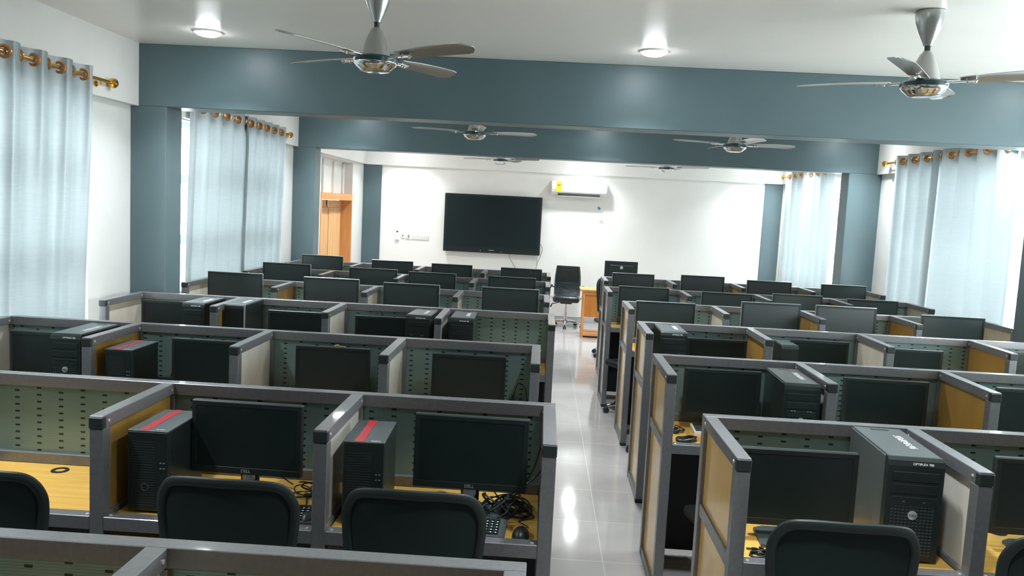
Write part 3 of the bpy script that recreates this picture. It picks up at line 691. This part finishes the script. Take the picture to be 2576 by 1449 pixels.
# ------------------------------------------------------------------ chairs
CH = {}
def chair_parts():
    # local: faces +y (seat in front of the back), backrest plane at y=-.20, origin on floor
    zt, zb = 1.080, .60
    def outline(shrink=0.0):
        pts = [(-.150, zb), (-.185, zb+.10), (-.212, zb+.25), (-.222, zb+.36), (-.214, zt-.065), (-.185, zt-.022), (-.13, zt-.006), (0, zt), (.13, zt-.006), (.185, zt-.022), (.214, zt-.065), (.222, zb+.36), (.212, zb+.25), (.185, zb+.10), (.150, zb), (0, zb-.008)]
        return pts
    def P3(p):
        x, z = p; y = -.20 - .05*((x/.22)**2)*-1 - .10*((z-.85)/.25)**2*.25 - .0
        return (x, y, z)
    pts = smooth_curve([P3(p) for p in outline()], 5, True)
    b = bmesh.new(); tube(b, pts, .017, 10, True, rx=.012); CH['back_frame'] = mesh('back_frame', b, 'softblack', True)
    b = bmesh.new(); nx, nz = 14, 16; rows_ = []
    def halfw(z):
        o = outline(); hw = 0
        for a, c in zip(o[:8], o[1:8]):
            if min(a[1], c[1]) <= z <= max(a[1], c[1]) and abs(a[1]-c[1]) > 1e-6:
                t_ = (z-a[1])/(c[1]-a[1]); hw = -(a[0]+(c[0]-a[0])*t_)
        return hw
    for side in (0, .004):
        g = []
        for j in range(nz+1):
            z = zb+.004 + (zt-zb-.012)*j/nz; hw = halfw(z)
            g.append([b.verts.new((lambda p: (p[0], p[1]+side, p[2]))(P3((hw*(-1+2*i/nx), z)))) for i in range(nx+1)])
        rows_.append(g)
        for j in range(nz):
            for i in range(nx): b.faces.new((g[j][i], g[j][i+1], g[j+1][i+1], g[j+1][i]))
    CH['back_mesh'] = mesh('back_mesh', b, 'meshfab', True)
    b = bmesh.new(); box(b, -.235, .235, -.20, .25, .455, .52, .028, 3); CH['seat'] = mesh('seat', b, 'softblack', True)
    b = bmesh.new(); tube(b, smooth_curve([(0, -.05, .44), (0, -.22, .44), (0, -.27, .52), (0, -.235, .66)], 6), .022, 10, rx=.03); CH['back_support'] = mesh('back_support', b, 'black', True)
    b = bmesh.new(); lathe(b, [(.028, .10), (.028, .28), (.016, .28), (.016, .44), (.06, .44), (.06, .455)], 20); CH['gas_lift'] = mesh('gas_lift', b, 'chrome', True)
    b = bmesh.new(); lathe(b, [(.04, .07), (.045, .12), (.03, .13)], 20)
    tube(b, [(.03, 0, .105), (.16, 0, .095), (.29, 0, .072)], [.022, .018, .012], 8); CH['base_leg'] = mesh('base_leg', b, 'chrome', True)
    b = bmesh.new()
    for s_ in (-1, 1): lathe(b, [(.012, -.010), (.027, -.009), (.027, .009), (.012, .010)], 18, mtx=Matrix.Translation((.30, s_*.014, .028)) @ Matrix.Rotation(R(90), 4, 'X'))
    lathe(b, [(.006, .028), (.006, .072)], 8, .29); box(b, .278, .322, -.008, .008, .03, .058, .004); CH['caster'] = mesh('caster', b, 'black', True)
    b = bmesh.new(); tube(b, smooth_curve([(.20, .0, .45), (.275, .0, .46), (.285, -.02, .60), (.285, -.02, .69)], 6), .014, 8, rx=.02); box(b, .255, .315, -.14, .12, .69, .715, .010, 2); CH['armrest'] = mesh('armrest', b, 'black', True)
chair_parts()
def chair(label, x, y, rz=0, arms=True):
    t = thing('office_chair', label, 'office chair', (x, y, 0), rz, 'black mesh office chairs')
    for k_ in ('back_frame', 'back_mesh', 'seat', 'back_support', 'gas_lift'): inst(k_, CH[k_], t)
    for q in range(5):
        l_ = inst('base_leg', CH['base_leg'], t, rot=(0, 0, R(90+72*q))); inst('caster', CH['caster'], l_)
    if arms:
        inst('armrest', CH['armrest'], t); a = inst('armrest', CH['armrest'], t); a.scale = (-1, 1, 1)
    return t
CY = 2.66
chair('black mesh chair second from the aisle, before the second left row', -.985, CY+.04, 0)
chair('black mesh chair nearest the aisle, before the second left row', -.37, CY+.04, 0)
chair('black mesh chair cut by the left picture edge', -1.80, CY-.02, R(2), False)
chair('black mesh chair facing the large grey computer, nearest right row', 1.0, CY, R(-1))
chair('black mesh chair cut by the right picture edge', 1.70, CY, R(3))
chair('black mesh chair pushed under the aisle end of the second right row', 1.08, 3.93, R(12), False)
chair('black mesh chair pushed under the aisle end of the third right row', 1.12, 5.30, R(-10), False)
chair('black mesh chair pushed under the aisle end of the fourth right row', 1.12, 6.68, R(10), False)
chair('black mesh chair under fifth right row, caster showing in the aisle', 1.02, 8.10, R(30), False)
chair('black chair beyond the last right row with only its back showing', 1.06, 11.3, R(198), False)
chair('black mesh chair in third left row by outer wall, only its top edge showing', -2.93, 3.99, 0, False)

# executive leather chair
t = thing('executive_chair', 'black leather executive chair with chrome base near the back wall', 'office chair', (.46, 13.93, 0), R(-3))
b = bmesh.new()
prof = []
for i in range(17):
    u = i/16; z = .52 + .52*u; y = .20 + .07*u + .035*math.sin(u*math.pi*1.2); w_ = .225 -.015*u + .012*math.sin(u*math.pi)-.02*max(0, u-.6)
    prof.append((w_, y, z))
rings = []
for (w_, y, z) in prof:
    rings.append([b.verts.new(p) for p in ((-w_, y, z), (-w_+.02, y-.035, z), (-.08, y-.045, z), (.08, y-.045, z), (w_-.02, y-.035, z), (w_, y, z), (w_-.02, y+.03, z), (-w_+.02, y+.03, z))])
for a, c in zip(rings, rings[1:]):
    for i in range(8): b.faces.new((a[i], a[(i+1) % 8], c[(i+1) % 8], c[i]))
b.faces.new(rings[0][::-1]); b.faces.new(rings[-1]); bk = obj('backrest', b, 'leather', t, True)
b = bmesh.new(); tube(b, [(-.185, .165, .745), (0, .158, .745), (.185, .165, .745)], .006, 6); obj('seam', b, 'cap', bk)
b = bmesh.new(); box(b, -.225, .225, -.29, .22, .45, .555, .04, 3); obj('seat', b, 'leather', t, True)
b = bmesh.new(); box(b, -.10, .10, -.10, .12, .41, .46, .01); obj('seat_plate', b, 'black', t)
b = bmesh.new(); tube(b, [(-.10, -.05, .43), (-.24, -.07, .40), (-.26, -.08, .345)], [.006, .008, .016], 8); obj('tilt_lever', b, 'black', t, True)
b = bmesh.new(); lathe(b, [(.03, .09), (.03, .25), (.018, .25), (.018, .41)], 20); obj('gas_lift', b, 'chrome', t, True)
for s_ in (-1, 1):
    b = bmesh.new(); tube(b, smooth_curve([(s_*.22, -.12, .48), (s_*.275, -.14, .56), (s_*.285, -.12, .68), (s_*.28, .06, .69), (s_*.21, .20, .66)], 6), .012, 8); ar = obj('armrest_frame', b, 'chrome', t, True)
    b = bmesh.new(); tube(b, smooth_curve([(s_*.288, -.15, .69), (s_*.286, -.02, .705), (s_*.275, .10, .70)], 5), .022, 8, rx=.026); obj('armrest_pad', b, 'leather', ar, True)
for q in range(5):
    l_ = inst('base_leg', CH['base_leg'], t, rot=(0, 0, R(-90+72*q))); inst('caster', CH['caster'], l_)

# teacher's desk
t = thing('wooden_desk', 'small orange wooden desk with open lower shelf beside the leather chair', 'desk', (.69, 12.85, 0))
wd, dp = 1.0, .42
b = bmesh.new(); box(b, -.05, wd+.05, -.03, dp+.02, .745, .775, .006, 2); obj('desk_top', b, 'wood', t)
for x0 in (0, wd-.03):
    b = bmesh.new(); box(b, x0, x0+.03, 0, dp, .0, .745, .003); obj('side_panel', b, 'wood', t)
b = bmesh.new(); box(b, .03, wd-.03, .02, .04, .33, .69, .002); obj('front_panel', b, 'wooddark', t)
b = bmesh.new(); box(b, .03, wd-.03, .0, .02, .69, .745, .003); obj('top_rail', b, 'wood', t)
b = bmesh.new(); box(b, .03, wd-.03, 0, dp, .03, .075, .003); obj('bottom_shelf', b, 'wood', t)
DZs = DZ; DZ = .775
monitor('black monitor seen from behind with logo, standing on the wooden desk', 1.28, 13.06, .53, 1.235, 'B', R(182), back_logo=True, group='computer monitors')
DZ = DZs

# ------------------------------------------------------------------ things on the back wall
t = thing('wall_screen', 'large black flat display screen mounted on the back wall', 'television', (-.915, YB-.10, 1.17))
w, h = 1.745, 1.04
b = bmesh.new(); box(b, -w/2, w/2, 0, .06, 0, h, .012, 2); obj('housing', b, 'black', t, False)
b = bmesh.new(); box(b, -w/2+.05, w/2-.05, -.003, .0, .10, h-.045); obj('screen', b, mat('display_glass', (.010, .018, .020), .3, 0, .35), t)
b = bmesh.new(); box(b, -.045, .045, -.002, .0, .047, .058, .001); box(b, -.2, -.19, -.002, 0, .03, .05); box(b, .175, .182, -.002, 0, .02, .042); obj('small_markings', b, 'silver', t)
b = bmesh.new(); box(b, -.3, .3, .06, .10, .25, .75); obj('wall_bracket', b, 'black', t)
b = bmesh.new(); tube(b, smooth_curve([(-.59, YB-.03, 1.165), (-.57, YB-.03, 1.08), (-.51, YB-.025, .99), (-.47, YB-.02, .9), (-.46, YB-.02, .6)], 6), .005, 6)
tag(obj('cable', b, 'bar', None, True), 'thin grey cable hanging below the middle of the wall screen', 'cable')
b = bmesh.new(); tube(b, smooth_curve([(-.045, YB-.03, 1.38), (-.01, YB-.03, 1.33), (.0, YB-.025, 1.25), (-.05, YB-.02, 1.1), (-.09, YB-.02, .95), (-.1, YB-.02, .6)], 6), .005, 6); tube(b, [(-.085, YB-.03, 1.165), (-.088, YB-.02, .95)], .004, 6)
tag(obj('cable', b, 'bar', None, True), 'thin looping cable at the right end of the wall screen', 'cable')

t = thing('air_conditioner', 'white wall air conditioner with yellow energy sticker', 'air conditioner', (.595, YB, 2.27))
w = .99
b = bmesh.new(); pr = [(0, 0.03), (-.10, .0), (-.17, .03), (-.20, .07), (-.205, .20), (-.18, .245), (-.02, .255), (0, .255)]
prism(b, pr, 0, -w/2, w/2); bmesh.ops.bevel(b, geom=[e for e in b.edges], offset=.012, segments=2, affect='EDGES'); obj('casing', b, 'white', t, True)
b = bmesh.new(); box(b, -.37, .37, -.172, -.09, -.004, .026); obj('air_outlet', b, 'slot', t)
b = bmesh.new(); box(b, -.38, .38, -.165, -.10, -.022, -.008, .004); obj('louvre', b, 'white', t)
b = bmesh.new(); box(b, -.405, -.310, -.2065, -.204, .055, .235, .001); s1 = obj('energy_label', b, 'yellowsticker', t)
b = bmesh.new(); prism(b, [(-.395, .185), (-.32, .185), (-.335, .160), (-.357, .15), (-.38, .160)], 1, -.208, -.206); obj('label_print', b, 'orangesticker', s1)
b = bmesh.new(); box(b, .165, .195, -.2065, -.204, .155, .168); box(b, .29, .32, -.2065, -.204, .155, .175); obj('display_marks', b, 'greysticker', t)
def plate(name, label, x0, x1, z0, z1, m='white', d_=.012, extra=None, cat='wall socket', group=None):
    b = bmesh.new(); box(b, x0, x1, YB-d_, YB, z0, z1, .002); o = obj(name, b, m); tag(o, label, cat, group)
    if extra: 
        for (nm, a, c, e, f, mm) in extra:
            b = bmesh.new(); box(b, a, c, YB-d_-.004, YB-d_, e, f, .001); obj(nm, b, mm, o)
plate('remote_holder', 'small white remote control in its holder left of sockets', -2.675, -2.60, 1.32, 1.50, extra=[('display', -2.655, -2.62, 1.462, 1.48, 'slot')], cat='remote control', d_=.025)
plate('wall_switch', 'square white wall switch with grey edge left of the wall screen', -2.575, -2.50, 1.36, 1.445, extra=[('rocker', -2.545, -2.53, 1.39, 1.415, 'slot')], cat='switch')
plate('wall_socket', 'white socket with dark plug beside the square wall switch', -2.49, -2.40, 1.35, 1.43, extra=[('plug', -2.445, -2.415, 1.37, 1.42, 'bar')], group=None, d_=.014)
for i in range(4):
    x0 = -2.385 + i*.081
    plate('wall_socket', 'faint white wall socket, %s of four in a strip' % ['leftmost', 'second from left', 'third from left', 'rightmost'][i], x0, x0+.078, 1.345, 1.425, extra=[('socket_hole', x0+.03, x0+.045, 1.375, 1.395, 'greysticker')], group='strip of wall sockets')
for (x, z, s_, m, lb, ang) in ((.975, 2.07, .055, 'blue', 'tiny blue diamond sticker on wall under the air conditioner', 45), (1.03, 1.83, .075, 'greysticker', 'faint tilted grey sticker mark on the back wall below the blue one', 30)):
    b = bmesh.new(); box(b, -s_/2, s_/2, -.001, 0, -s_/2*.8, s_/2*.8); o = obj('sticker', b, m, None, False, (x, YB, z), (0, R(ang), 0)); tag(o, lb, 'sticker')
